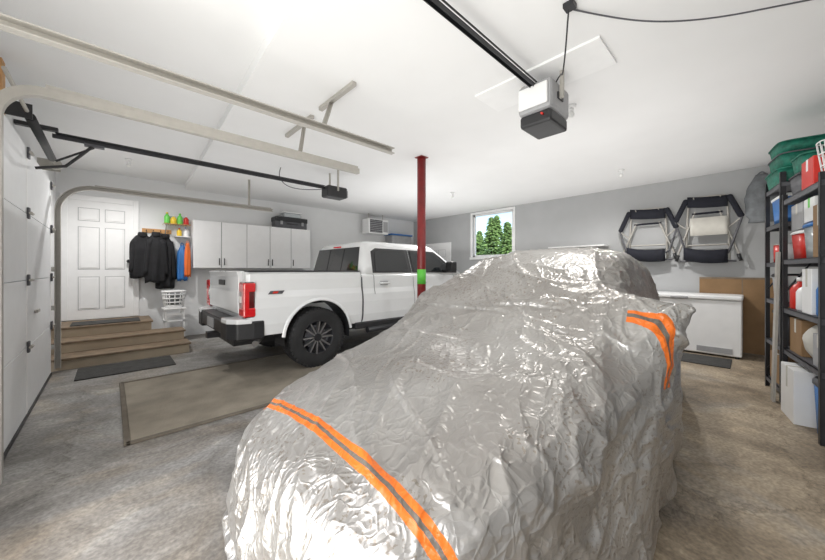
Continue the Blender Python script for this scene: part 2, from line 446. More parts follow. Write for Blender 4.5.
# ---------------------------------------------------------------- room
XW=-0.66; XE=7.4; YN=7.8; YS=-1.0; ZC=2.94; ZL=3.03
box('floor',XW-0.2,XE+0.15,YS-0.15,YN+0.15,-0.12,0,'floor')
box('ground_outside',-14,50,-12,45,-0.3,-0.13,'grass')
box('wall_north',XW-0.15,XE+0.15,YN,YN+0.15,0,3.2,'wallw')
box('wall_south',XW-0.15,XE+0.15,YS-0.15,YS,0,3.2,'wallg')
boxes('wall_east',[(XE,XE+.15,YS,4.15,0,3.2),(XE,XE+.15,5.38,YN,0,3.2),(XE,XE+.15,4.15,5.38,0,1.68),(XE,XE+.15,4.15,5.38,2.86,3.2)],'wallg')
boxes('wall_west',[(XW-.15,XW,6.05,YN,0,3.2),(XW-.15,XW,2.3,3.25,0,3.2),(XW-.15,XW,YS,-.5,0,3.2),(XW-.15,XW,3.25,6.05,2.42,3.2),(XW-.15,XW,-.5,2.3,2.42,3.2)],'wallw')
sl=lambda y:0.80+(y-1.86)*0.047
extr('ceiling',[(sl(YS-.15),YS-.15),(XE+.15,YS-.15),(XE+.15,YN+.15),(sl(YN+.15),YN+.15)],'Z',ZC,3.25,'ceil')
extr('ceiling_upper',[(XW-.15,YS-.15),(sl(YS-.15),YS-.15),(sl(YN+.15),YN+.15),(XW-.15,YN+.15)],'Z',ZL,3.25,'ceil')
boxes('baseboard_north',[(2.0,XE,YN-.015,YN,0,.1)],'trim')
boxes('baseboard_east',[(XE-.015,XE,YS,6.1,0,.1)],'trim')
w=empty('window_1')
y0,y1,z0,z1=4.15,5.38,1.68,2.86
boxes('casing',[(XE-.02,XE+.0,y0-.07,y0,z0-.07,z1+.06),(XE-.02,XE,y1,y1+.07,z0-.07,z1+.06),(XE-.02,XE,y0,y1,z1,z1+.06),(XE-.035,XE,y0-.09,y1+.09,z0-.07,z0)],'trim',w,bevel=.004)
boxes('sash',[(XE+.04,XE+.09,y0,y0+.05,z0,z1),(XE+.04,XE+.09,y1-.05,y1,z0,z1),(XE+.04,XE+.09,y0,y1,z1-.05,z1),(XE+.04,XE+.09,y0,y1,z0,z0+.05)],'white',w)
def spruce(name,x,y,h,r):
    e=empty(name,(x,y,-0.13))
    cyl('trunk',(0,0,0),(0,0,h*.9),.10,'bark',e,r2=.03)
    V=[];Fa=[]
    for k in range(1100):
        f=random.random()**.8; zb=h*(.06+.92*f); rr=r*(1-f*.94)
        t=random.uniform(0,2*math.pi); q=rr*random.uniform(.35,1.05)
        cx,cy=q*math.cos(t),q*math.sin(t); L_=.34*random.uniform(.6,1.2)
        d=Vector((math.cos(t),math.sin(t),-.35)).normalized(); s=Vector((-math.sin(t),math.cos(t),random.uniform(-.4,.4)))
        c=Vector((cx,cy,zb)); b=len(V)
        V+= [c-d*L_*.5,c+s*L_*.35,c+d*L_*.7,c-s*L_*.35,c+Vector((0,0,.08))]
        Fa+= [(b,b+1,b+4),(b+1,b+2,b+4),(b+2,b+3,b+4),(b+3,b,b+4)]
    obj('foliage',V,Fa,'foliage',e)
for a in ((21,12.2,5.0,1.3),(22,14.2,5.7,1.5),(23.5,16.6,4.6,1.5),(26,16.2,6.6,1.6),(25,14.0,5.0,1.5),(28,19.5,5.6,1.8),(20,14.8,3.6,1.3)): spruce('spruce_tree',*a)

def panel_door(name,axis,a0,a1,z0,z1,face,inward,knob_left=False):
    e=empty(name)
    def bx(n,u0,u1,q0,q1,d0,d1,m,b=0):
        f0,f1=sorted((face+inward*d0,face+inward*d1))
        if axis=='X': return box(n,u0,u1,f0,f1,q0,q1,m,e,bevel=b)
        return box(n,f0,f1,u0,u1,q0,q1,m,e,bevel=b)
    bx('slab',a0,a1,z0,z1,0.0,.02,'trim')
    bx('casing_left',a0-.09,a0,z0,z1+.09,0,.035,'trim',.005); bx('casing_right',a1,a1+.075,z0,z1+.09,0,.035,'trim',.005)
    bx('casing_top',a0,a1,z1,z1+.09,0,.035,'trim',.005)
    W=a1-a0; Hh=z1-z0
    k=0
    for (u0,u1) in ((.14,.46),(.54,.86)):
        for (q0,q1) in ((.08,.36),(.42,.78),(.83,.94)):
            k+=1
            a,b_=a0+W*u0,a0+W*u1; c,d=z0+Hh*q0,z0+Hh*q1
            bx(f'panel_{k}',a+.025,b_-.025,c+.025,d-.025,.02,.030,'trim',.008)
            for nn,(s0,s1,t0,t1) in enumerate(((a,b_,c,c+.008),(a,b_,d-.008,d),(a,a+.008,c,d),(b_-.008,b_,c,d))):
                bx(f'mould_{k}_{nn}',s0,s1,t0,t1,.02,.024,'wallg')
    ku=a0+W*(.08 if knob_left else .92)
    if axis=='X':
        p=(ku,face+inward*.02,z0+1.0); q=(ku,face+inward*.08,z0+1.0)
    else:
        p=(face+inward*.02,ku,z0+1.0); q=(face+inward*.08,ku,z0+1.0)
    cyl('knob_stem',p,q,.012,'blackm',e)
    cyl('knob_rose',p,tuple(Vector(p).lerp(Vector(q),.15)),.03,'blackm',e)
    cyl('knob',tuple(Vector(p).lerp(Vector(q),.7)),tuple(Vector(p).lerp(Vector(q),1.3)),.028,'blackm',e)
    return e
panel_door('door_1','X',-.52,.30,.48,2.50,YN,-1)
panel_door('door_2','Y',6.25,7.15,.02,2.06,XE,-1)

st=empty('entry_steps')
def step(n,x0,x1,y0,y1,z0,z1,yb=None):
    box(f'riser_{n}',x0,x1,y0+.03,y1,z0,z1-.03,'riser',st)
    box(f'tread_{n}',x0,x1+.02,y0,y1,z1-.03,z1,'tread',st,bevel=.006)
step(1,XW+.01,.92,6.19,6.98,0.0,.157)
step(2,XW+.01,.90,6.56,6.98,.158,.314)
step(3,XW+.01,.50,6.95,YN-.04,.315,.47)
box('landing_base',XW+.01,.49,6.985,YN-.04,0,.314,'riser',st)
box('door_mat',-.45,.36,7.0,7.45,.471,.485,'mat2',bevel=.004)
box('door_mat',-.32,.66,5.50,6.12,.001,.014,'mat2',bevel=.004)
fm=empty('floor_runner_mat')
box('mat_field',.11,2.57,3.25,4.97,.001,.014,'mat1',fm,bevel=.003)
boxes('mat_border',[(.08,2.6,3.21,3.25,.001,.020),(.08,2.6,4.97,5.01,.001,.020),(.07,.11,3.21,5.01,.001,.020),(2.57,2.61,3.21,5.01,.001,.020)],'matedge',fm,bevel=.004)
box('door_mat',6.0,6.62,.2,.95,.001,.012,'mat2')

g=empty('garage_door')
gx0,gx1=-.60,-.55; nsec=4; gh=2.40/nsec
for k in range(nsec):
    box(f'section_{k+1}',gx0,gx1,3.2,6.06,.03+gh*k,.03+gh*(k+1)-.006,'gdoor',g,bevel=.003)
    for yy in (4.46,6.0):
        box(f'stile_{k+1}_{yy}',gx1,gx1+.002,yy-.03,yy+.03,.035+gh*k,.02+gh*(k+1),'trim',g)
for k in range(1,nsec+1):
    zz=.03+gh*k-(0.06 if k==nsec else 0)
    for yy in (4.46,6.0):
        box(f'hinge_{k}_{yy}',gx1+.004,gx1+.02,yy-.03,yy+.03,zz-.05,zz+.05,'darkg',g,bevel=.004)
        cyl(f'hinge_pin_{k}_{yy}',(gx1+.03,yy-.045,zz),(gx1+.03,yy+.045,zz),.012,'galv',g)
    cyl(f'roller_shaft_{k}',(gx1+.03,6.0,zz),(gx1+.03,6.10,zz),.007,'galv',g)
box('bottom_seal',gx0,gx1+.01,3.2,6.06,.0,.03,'black',g)
box('lift_handle',gx1+.005,gx1+.03,4.8,4.95,.9,.93,'galv',g,bevel=.005)
def track(name,Y,side,xe,m,zh=2.43,R=.34):
    e=empty(name)
    xs=gx1+.05
    path=[(xs,.05),(xs,zh-R)]
    for i in range(1,12):
        t=math.pi/2*i/12
        path.append((xs+R*(1-math.cos(t)),zh-R+R*math.sin(t)))
    path.append((xs+R,zh)); path.append((xe,zh))
    prof=[(-.028,.0),(-.028,.05),(-.020,.05),(-.020,.006),(.020,.006),(.020,.05),(.028,.05),(.028,0)]
    rings=[]
    for i,(x,z) in enumerate(path):
        if i==0: tx,tz=0,1
        elif i>=len(path)-2: tx,tz=1,0
        else:
            tx=path[i+1][0]-path[i-1][0]; tz=path[i+1][1]-path[i-1][1]; l=math.hypot(tx,tz); tx/=l;tz/=l
            if i==1: tx,tz=0,1
        nx,nz=-tz,tx
        rings.append([(x+nx*a,Y+side*bb,z+nz*a) for a,bb in prof])
    loft('rail',rings,m,e,smooth=False)
    box('stiffener',xs+R,xe-.02,min(Y+side*.001,Y+side*.006),max(Y+side*.001,Y+side*.006),zh+.029,zh+.05,m,e)
    for k in range(4):
        zz=.3+k*.5
        box(f'jamb_bracket_{k}',XW+.002,xs+.02,min(Y+side*-.006,Y+side*-.001),max(Y+side*-.006,Y+side*-.001),zz,zz+.06,'galv',e)
    return e
track('garage_door_track',6.17,-1,2.2,'galv')
track('garage_door_track',3.05,1,2.05,'galv',zh=2.44,R=.20)
track('garage_door_track',2.40,-1,1.98,'galv',zh=2.465,R=.12)
def strap(name,p0,p1,w,m,parent):
    p0=Vector(p0);p1=Vector(p1); d=(p1-p0).normalized()
    s=d.cross(Vector((0,1,0))).normalized() if abs(d.y)<.8 else d.cross(Vector((1,0,0))).normalized()
    t=d.cross(s).normalized()
    F6=[(0,1,2,3),(4,5,6,7),(0,1,5,4),(1,2,6,5),(2,3,7,6),(3,0,4,7)]
    V=[]
    for p in (p0,p1): V+= [p-s*w/2,p+s*w/2,p+s*w/2+t*.004,p-s*w/2+t*.004]
    obj(name,V,F6,m,parent)
    V=[]
    for p in (p0,p1): V+= [p-s*w/2,p-s*w/2+s*.004,p-s*w/2+t*w+s*.004,p-s*w/2+t*w]
    obj(name+'_flange',V,F6,m,parent)
hb=empty('track_hanger_bracket')
box('ceiling_angle',1.50,1.54,2.34,2.95,ZC-.035,ZC-.001,'galv',hb)
strap('drop_strap',(1.27,2.42,2.51),(1.52,2.75,ZC-.03),.03,'galv',hb)
hb=empty('track_hanger_bracket')
box('ceiling_angle',1.51,1.55,3.15,3.82,ZC-.035,ZC-.001,'galv',hb)
strap('drop_strap',(1.36,3.08,2.48),(1.52,3.32,ZC-.03),.03,'galv',hb)
hb=empty('track_hanger_bracket')
strap('drop_strap',(1.8,6.19,2.46),(1.8,6.19,ZC-.001),.03,'galv',hb)
ts=empty('torsion_spring')
cyl('shaft',(-.50,3.3,2.62),(-.50,6.0,2.62),.013,'galv',ts)
cyl('coil',(-.50,4.2,2.62),(-.50,5.6,2.62),.035,'black',ts)
cyl('drum',(-.50,5.85,2.62),(-.50,5.93,2.62),.06,'galv',ts)
box('bearing_plate',XW+.005,-.46,5.96,5.97,2.55,2.69,'galv',ts)
box('center_board',XW+.005,XW+.04,4.02,4.13,2.43,2.98,'wood',ts)
box('center_bracket',XW+.04,-.47,4.06,4.07,2.56,2.68,'black',ts)
def opener(name,Y,xm,zr):
    e=empty(name)
    boxes('rail',[(-.42,xm-.1,Y-.016,Y+.016,zr-.004,zr),(-.42,xm-.1,Y-.016,Y-.012,zr-.035,zr),(-.42,xm-.1,Y+.012,Y+.016,zr-.035,zr)],'blackm',e)
    cyl('chain_a',(-.40,Y-.022,zr+.012),(xm-.1,Y-.022,zr+.012),.006,'black',e); cyl('chain_b',(-.40,Y+.022,zr+.012),(xm-.1,Y+.022,zr+.012),.006,'black',e)
    box('header_bracket',XW+.004,-.38,Y-.03,Y+.03,zr+.025,zr+.06,'black',e)
    return e
o1=opener('garage_door_opener',4.72,2.6,2.66)
box('motor_housing',2.5,2.86,4.60,4.84,2.50,2.68,'black',o1,bevel=.03)
box('lamp_lens',2.86,2.885,4.63,4.81,2.52,2.64,'midg',o1,bevel=.01)
box('strap_left',2.66,2.68,4.57,4.60,2.6,ZC-.001,'galv',o1); box('strap_right',2.66,2.68,4.84,4.87,2.6,ZC-.001,'galv',o1)
box('trolley',-.20,-.05,4.69,4.75,2.60,2.625,'darkg',o1)
tube('arm',[(-.13,4.72,2.62),(-.22,4.72,2.50),(-.33,4.72,2.36),(-.53,4.72,2.30)],.014,'black',o1,smooth=False)
tube('arm_brace',[(-.13,4.74,2.60),(-.40,4.74,2.40)],.010,'black',o1,smooth=False)
tube('power_cord',[(2.6,4.84,2.66),(2.3,4.9,2.60),(2.0,5.0,2.62),(1.9,5.1,2.8),(1.95,5.1,ZC-.002)],.006,'darkg',o1)
o2=opener('garage_door_opener',1.21,2.6,2.82)
box('motor_upper_housing',2.48,2.86,1.07,1.35,2.60,2.84,'midg',o2,bevel=.03)
box('motor_lower_housing',2.50,2.84,1.08,1.34,2.50,2.60,'black',o2,bevel=.02)
box('light_cover',2.455,2.48,1.09,1.33,2.63,2.80,'white',o2,bevel=.01)
box('antenna_box',2.6,2.7,1.06,1.07,2.7,2.75,'black',o2)
cyl('indicator_knob',(2.47,1.14,2.56),(2.50,1.14,2.56),.008,'redp',o2)
box('strap_left',2.62,2.64,1.03,1.06,2.7,ZC-.022,'galv',o2); box('strap_right',2.62,2.64,1.36,1.39,2.7,ZC-.022,'galv',o2)
tube('power_cord',[(2.62,1.1,2.82),(2.55,1.02,2.86),(2.35,.93,2.70),(2.2,.85,2.78),(2.08,.79,2.90),(2.0,.75,ZC-.01)],.005,'black',o2)
box('mounting_board',2.45,2.85,.72,1.76,ZC-.02,ZC-.001,'trim',o2)
e=empty('ceiling_cable')
tube('cable',[(2.05,.78,ZC-.006),(2.3,.62,ZC-.02),(2.5,.40,ZC-.07),(2.75,.15,ZC-.05),(2.95,-.12,ZC-.02),(3.1,-.35,ZC-.006)],.005,'darkg',e)
box('junction_box',2.0,2.06,.73,.79,ZC-.03,ZC-.001,'blackm',e)
def fixture(x,y,zc=ZC):
    e=empty('ceiling_light')
    cyl('base',(x,y,zc-.001),(x,y,zc-.03),.045,'white',e,r2=.038)
    cyl('socket',(x,y,zc-.03),(x,y,zc-.06),.02,'white',e)
    lathe('bulb',[(.012,-.06),(.026,-.08),(.028,-.098),(.018,-.115),(.003,-.122)],(x,y,zc),'bulb',e,seg=20,axis='Z')
FX=[(3.3,1.22,ZC),(6.0,1.45,ZC),(5.2,4.3,ZC),(.2,6.6,ZL)]
for f in FX: fixture(*f)
c=empty('steel_column')
cyl('shaft',(3.25,3.26,.012),(3.25,3.26,ZC-.012),.062,'red',c,seg=28)
cyl('green_band',(3.25,3.26,1.12),(3.25,3.26,1.33),.0635,'green',c,seg=28)
box('base_plate',3.13,3.37,3.14,3.38,.0,.012,'red',c); box('cap_plate',3.18,3.32,3.19,3.33,ZC-.010,ZC-.001,'red',c)

# ---------------------------------------------------------------- north wall stuff
k=empty('wall_cabinet')
x0=1.17; wd=.48
box('carcass',x0,x0+wd*5,7.47,YN-.002,1.36,2.30,'cab',k)
for i in range(5):
    a=x0+wd*i+.005; b=x0+wd*(i+1)-.005
    box(f'door_{i+1}',a,b,7.447,7.469,1.362,2.298,'cab',k,bevel=.003)
    hx=b-.04 if i%2==0 else a+.04
    if i==4: hx=a+.04
    cyl(f'handle_{i+1}',(hx,7.425,1.42),(hx,7.425,1.56),.009,'blackm',k)
    cyl(f'handle_post_a_{i+1}',(hx,7.425,1.43),(hx,7.448,1.43),.005,'blackm',k); cyl(f'handle_post_b_{i+1}',(hx,7.425,1.54),(hx,7.448,1.54),.005,'blackm',k)
boxes('shadow_gaps',[(x0+wd*i-.005,x0+wd*i+.005,7.460,7.47,1.362,2.298) for i in range(1,5)],'darkg',k)
tc=empty('tool_case')
box('body',2.75,3.5,7.48,7.76,2.302,2.54,'darkg',tc,bevel=.02); box('lid',2.74,3.51,7.47,7.77,2.45,2.56,'black',tc,bevel=.015)
tube('handle',[(3.0,7.47,2.40),(3.0,7.44,2.40),(3.25,7.44,2.40),(3.25,7.47,2.40)],.01,'black',tc,smooth=False)
boxes('latches',[(2.85,2.9,7.455,7.47,2.38,2.46),(3.35,3.4,7.455,7.47,2.38,2.46)],'midg',tc)
wt=empty('storage_tote')
box('body',2.95,3.35,7.5,7.74,2.563,2.67,'clear',wt,bevel=.02); box('lid',2.93,3.37,7.48,7.76,2.67,2.695,'white',wt,bevel=.008)
uh=empty('unit_heater')
box('housing',5.25,5.95,7.35,7.68,2.36,2.78,'white',uh,bevel=.015)
boxes('louvres',[(5.30,5.72,7.33,7.35,2.40+.05*i,2.415+.05*i) for i in range(7)],'midg',uh)
box('grille_back',5.29,5.73,7.345,7.352,2.39,2.75,'darkg',uh)
box('control_panel',5.76,5.92,7.34,7.352,2.42,2.72,'midg',uh)
cyl('hanger_a',(5.35,7.5,2.78),(5.35,7.5,ZC),.008,'galv',uh); cyl('hanger_b',(5.85,7.5,2.78),(5.85,7.5,ZC),.008,'galv',uh)
ws=empty('wall_shelf')
box('board',6.05,7.1,7.4,YN-.001,2.10,2.125,'white',ws)
for i,xx in enumerate((6.2,6.9)):
    extr(f'bracket_{i}',[(7.45,2.10),(YN-.001,2.10),(YN-.001,1.85)],'X',xx,xx+.02,'galv',ws)
st2=empty('storage_tote')
box('body',6.15,6.95,7.42,7.75,2.126,2.38,'midg',st2,bevel=.03); box('lid',6.12,6.98,7.40,7.77,2.38,2.42,'blue',st2,bevel=.01)
cr=empty('coat_rack')
box('board',.42,.86,YN-.022,YN-.001,2.02,2.10,'wood',cr,bevel=.004)
for i,xx in enumerate((.48,.58,.69,.80)):
    tube(f'hook_{i}',[(xx,YN-.02,2.06),(xx,YN-.07,2.04),(xx,YN-.09,2.07)],.006,'blackm',cr)
def hanging(name,x,y,ztop,zbot,w,d,m,seed=0,lean=0):
    rings=[];n=40;K=16
    for k in range(K):
        f=k/(K-1); z=ztop-(ztop-zbot)*f
        ww=w*(.22+.78*min(1,(f/.22))**.6)*(1+.1*math.sin(f*3)); dd=d*(.4+.6*min(1,f/.3))
        ring=[]
        for i in range(n):
            t=2*math.pi*i/n
            q=1+.16*math.sin(t*6+seed+f*2)*(.3+f)+.10*mn.noise(Vector((math.cos(t)*2+seed,math.sin(t)*2,z*3)))
            yy=min(y+dd/2*math.sin(t)*q, YN-.015)
            ring.append((x+ww/2*math.cos(t)*q+lean*f,yy,z+(.02*math.sin(t*4+seed) if k==K-1 else 0)))
        rings.append(ring)
    return loft(name,rings,m,None)
def coat(name,x,z1,z0,w,m,seed,y=7.66):
    e=empty(name)
    o=hanging('body',x,y,z1,z0,w,.20,m,seed); o.parent=e
    for s in (-1,1):
        rings=[]
        for k in range(9):
            f=k/8; cx=x+s*(w*.28+.07*f**.6); z=z1-.12-(z1-z0)*.72*f; r=.05-.012*f
            rings.append([(cx+r*math.cos(t)*1.0,y-.03+r*math.sin(t)*1.1,z) for t in [2*math.pi*i/14 for i in range(14)]])
        loft('sleeve_l' if s<0 else 'sleeve_r',rings,m,e)
    rings=[]
    for k in range(5):
        f=k/4; r=.07-.02*abs(f-.5)
        rings.append([(x+r*math.cos(t),y+r*.8*math.sin(t)-.02,z1-.07+.09*f) for t in [2*math.pi*i/14 for i in range(14)]])
    loft('collar',rings,m,e)
coat('hanging_coat',.42,1.99,1.18,.30,'coat',1)
coat('hanging_coat',.61,2.00,1.10,.28,'coat',4,y=7.58)
coat('hanging_coat',.75,1.98,.98,.24,'coat',7)
ws=empty('wall_shelf')
boxes('wire_deck',[(.72,1.14,7.50,7.512,2.19,2.20)]+[(.72+.04*i,.726+.04*i,7.5,YN-.001,2.19,2.197) for i in range(11)],'wood',ws)
boxes('lower_deck',[(.90,1.14,7.55,YN-.001,1.96,1.975)],'white',ws)
for i,xx in enumerate((.76,1.08)): tube(f'brace_{i}',[(xx,7.51,2.19),(xx,YN-.004,1.98)],.008,'galv',ws,smooth=False)
def bottle(name,x,y,z,r,h,m,capm='white'):
    e=empty(name)
    lathe('body',[(r*.9,0),(r,h*.05),(r,h*.62),(r*.75,h*.74),(r*.35,h*.82),(r*.35,h*.88)],(x,y,z),m,e,seg=20,axis='Z')
    cyl('cap',(x,y,z+h*.88),(x,y,z+h),r*.42,capm,e,seg=16)
    return e
for a in ((.78,2.20,.045,.22,'lgreen','yellow'),(.88,2.20,.05,.17,'yellow','white'),(.98,2.20,.045,.22,'lgreen','lgreen'),(1.08,2.20,.045,.18,'redp','white'),(.97,1.976,.04,.16,'yellow','redp'),(1.08,1.976,.045,.18,'white','blue')):
    bottle('spray_bottle',a[0],7.66,a[1]+.001,a[2],a[3],a[4],a[5])
hg=empty('hanging_bag'); o=hanging('bag_body',1.02,7.66,1.80,1.12,.16,.14,'blue',3); o.parent=hg
tube('bag_strap',[(.99,7.68,1.78),(1.02,7.74,1.93),(1.05,7.68,1.78)],.008,'blue',hg)
hg=empty('safety_vest'); o=hanging('vest_body',1.08,7.50,1.84,1.2,.09,.06,'orange',5); o.parent=hg
tube('loop',[(1.05,7.50,1.80),(1.08,7.52,1.95),(1.11,7.50,1.80)],.005,'orange',hg)
sx=.68; sw=.34
ss=empty('white_stool')
box('seat',sx,sx+sw,7.20,7.54,.60,.625,'white',ss,bevel=.006)
for i,(a,b) in enumerate(((sx+.02,7.22),(sx+sw-.05,7.22),(sx+.02,7.49),(sx+sw-.05,7.49))): box(f'leg_{i+1}',a,a+.03,b,b+.03,.0,.60,'white',ss)
box('lower_shelf',sx+.02,sx+sw-.02,7.22,7.52,.38,.40,'white',ss)
boxes('rungs',[(sx+.02,sx+sw-.02,7.225,7.24,.50,.53),(sx+.02,sx+sw-.02,7.225,7.24,.15,.18)],'white',ss)
bk=empty('laundry_basket')
def ring_rr(cx,cy,z,a,b,n=28,p=3.5):
    out=[]
    for i in range(n):
        t=2*math.pi*i/n; c_,s_=math.cos(t),math.sin(t)
        out.append((cx+a*abs(c_)**(2/p)*(1 if c_>0 else -1),cy+b*abs(s_)**(2/p)*(1 if s_>0 else -1),z))
    return out
cx,cy=sx+sw/2,7.38
loft('bottom',[ring_rr(cx,cy,.627,.135,.13),ring_rr(cx,cy,.68,.14,.135)],'white',bk)
for j,zz in enumerate((.73,.80,.87)): tube(f'band_{j}',ring_rr(cx,cy,zz,.145+.01*j,.14+.01*j),.012,'white',bk,cyc=True)
for i,(p,q) in enumerate(zip(ring_rr(cx,cy,.67,.14,.135,n=20),ring_rr(cx,cy,.92,.17,.165,n=20))): cyl(f'slat_{i}',p,q,.011,'white',bk,seg=6)
tube('rim',ring_rr(cx,cy,.925,.172,.168),.016,'white',bk,cyc=True)
loft('towels',[ring_rr(cx,cy,.69,.13,.12),ring_rr(cx,cy,.86,.145,.14),ring_rr(cx,cy,.90,.10,.09)],'graybag',bk)

# ---------------------------------------------------------------- pickup truck
T=empty('pickup_truck',(1.12,4.96,0))
half=[(.80,.50),(.93,.53),(.955,.66),(.962,.86),(.952,.98),(.930,1.06),(.922,1.20),(.912,1.265),(.88,1.295),(.80,1.30)]
def ring_at(x,wy=1.0,top=1.30,bot=.50):
    pts=[]
    for y,z in half:
        zz=bot+(z-.50)*(top-bot)/.80
        pts.append((x,-y*wy,zz))
    pts+= [(p[0],-p[1],p[2]) for p in reversed(pts)]
    return pts
def cut_cyl(x,z,r,ya,yb): 
    c=cyl('cut',(x,ya,z),(x,yb,z),r,'black',None,seg=48); c.parent=T; return c
def cut_box(*a):
    c=box('cut',*a,'black'); c.parent=T; return c
bed=loft('bed_body',[ring_at(.03,.965),ring_at(.07,.99),ring_at(.4,1.0),ring_at(1.2,1.0),ring_at(1.62,.995)],'paint',T,smooth=False)
apply_bool(bed,[cut_box(.09,1.56,-.76,.76,.84,1.6),cut_cyl(.93,.44,.475,-1.2,-.62),cut_cyl(.93,.44,.475,.62,1.2)])
cl=loft('cab_lower',[ring_at(1.645,.995,1.27),ring_at(2.6,1.0,1.27),ring_at(3.75,.99,1.25),ring_at(4.05,.985,1.22)],'paint',T,smooth=False)
hd=loft('hood_fenders',[ring_at(4.055,.985,1.22),ring_at(4.7,.98,1.18),ring_at(5.15,.95,1.12,.52),ring_at(5.27,.90,1.05,.54)],'paint',T,smooth=False)
apply_bool(hd,[cut_cyl(4.30,.44,.475,-1.2,-.62),cut_cyl(4.30,.44,.475,.62,1.2)])
apply_bool(cl,[cut_cyl(4.30,.44,.475,-1.2,-.62),cut_cyl(4.30,.44,.475,.62,1.2)])
for o in (bed,cl,hd):
    for p in o.data.polygons: p.use_smooth=False
    bv=o.modifiers.new('bv','BEVEL'); bv.width=.008; bv.segments=2; bv.limit_method='ANGLE'; bv.angle_limit=math.radians(40)
def rrect(x0,x1,w,z,r=.10,n=6):
    pts=[]
    for cx_,cy_,a0 in ((x1-r,w-r,0),(x0+r,w-r,90),(x0+r,-w+r,180),(x1-r,-w+r,270)):
        for i in range(n+1):
            a=math.radians(a0+90*i/n); pts.append((cx_+r*math.cos(a),cy_+r*math.sin(a),z))
    return pts
yz=lambda z:.895-(z-1.25)*.34
xr=lambda z:1.67+(z-1.25)*.22
xf=lambda z:4.12-(z-1.25)*1.45
gr=[]
for z in (1.24,1.40,1.55,1.68): gr.append(rrect(xr(z),xf(z),yz(z),z))
gr.append(rrect(1.80,3.42,.725,1.735)); gr.append(rrect(1.85,3.33,.67,1.78)); gr.append(rrect(1.95,3.2,.56,1.80))
loft('cab_greenhouse',gr,'paint',T)
def side_panel(name,pts,m,s,off=.004,th=.004):
    V=[]
    for o_ in (off,off+th):
        for x,z in pts: V.append((x,s*(yz(z)+o_),z))
    n=len(pts); Fa=[tuple(range(n)),tuple(range(n,2*n))]+[(i,(i+1)%n,n+(i+1)%n,n+i) for i in range(n)]
    obj(name,V,Fa,m,T)
for s,tag in ((-1,'right'),(1,'left')):
    side_panel('door_frame_rear_'+tag,[(1.86,1.275),(2.70,1.275),(2.70,1.675),(2.0,1.675),(1.90,1.62)],'black',s,.002,.003)
    side_panel('window_rear_'+tag,[(1.92,1.30),(2.62,1.30),(2.62,1.65),(2.05,1.65),(1.97,1.60)],'glassd',s,.006)
    side_panel('door_frame_front_'+tag,[(2.71,1.275),(3.93,1.265),(3.55,1.56),(3.38,1.665),(2.71,1.675)],'black',s,.002,.003)
    side_panel('window_front_'+tag,[(2.75,1.30),(3.78,1.29),(3.48,1.54),(3.33,1.64),(2.75,1.65)],'glassd',s,.006)
def rear_panel(name,pts,m,off):
    V=[]
    for o_ in (off,off+.004):
        for y,z in pts: V.append((xr(z)-o_,y,z))
    n=len(pts); obj(name,V,[tuple(range(n)),tuple(range(n,2*n))]+[(i,(i+1)%n,n+(i+1)%n,n+i) for i in range(n)],m,T)
rear_panel('rear_window',[(-.74,1.31),(.74,1.31),(.67,1.69),(-.67,1.69)],'glassd',.003)
rear_panel('rear_window_divider_a',[(-.24,1.31),(-.225,1.31),(-.225,1.68),(-.24,1.68)],'black',.008)
rear_panel('rear_window_divider_b',[(.225,1.31),(.24,1.31),(.24,1.68),(.225,1.68)],'black',.008)
box('high_brake_light',1.745,1.76,-.12,.12,1.70,1.725,'taill',T)
V=[(xf(z)+.006,y,z) for y,z in ((-.76,1.29),(.76,1.29),(.66,1.67),(-.66,1.67))]; obj('windshield',V,[(0,1,2,3)],'glassd',T)
boxes('roof_fin',[(2.5,2.62,-.015,.015,1.79,1.84)],'black',T)
def prof_y(z):
    return float(np.interp(z,[h[1] for h in half],[h[0] for h in half]))
def vline(name,x,z0,z1,w=.009,m='darkg',top=1.27):
    for s in (-1,1):
        V=[];K=12
        for k in range(K+1):
            z=z0+(z1-z0)*k/K; zz=.5+(z-.5)*.8/(top-.5); y=s*(prof_y(zz)+.002)
            V+= [(x-w/2,y,z),(x+w/2,y,z)]
        obj(name+('_r' if s<0 else '_l'),V,[(2*k,2*k+1,2*k+3,2*k+2) for k in range(K)],m,T)
vline('seam_bed_cab',1.633,.52,1.27,.02); vline('seam_door_rear',1.86,.95,1.26); vline('seam_door_mid',2.70,.52,1.26); vline('seam_door_front',3.80,.55,1.25)
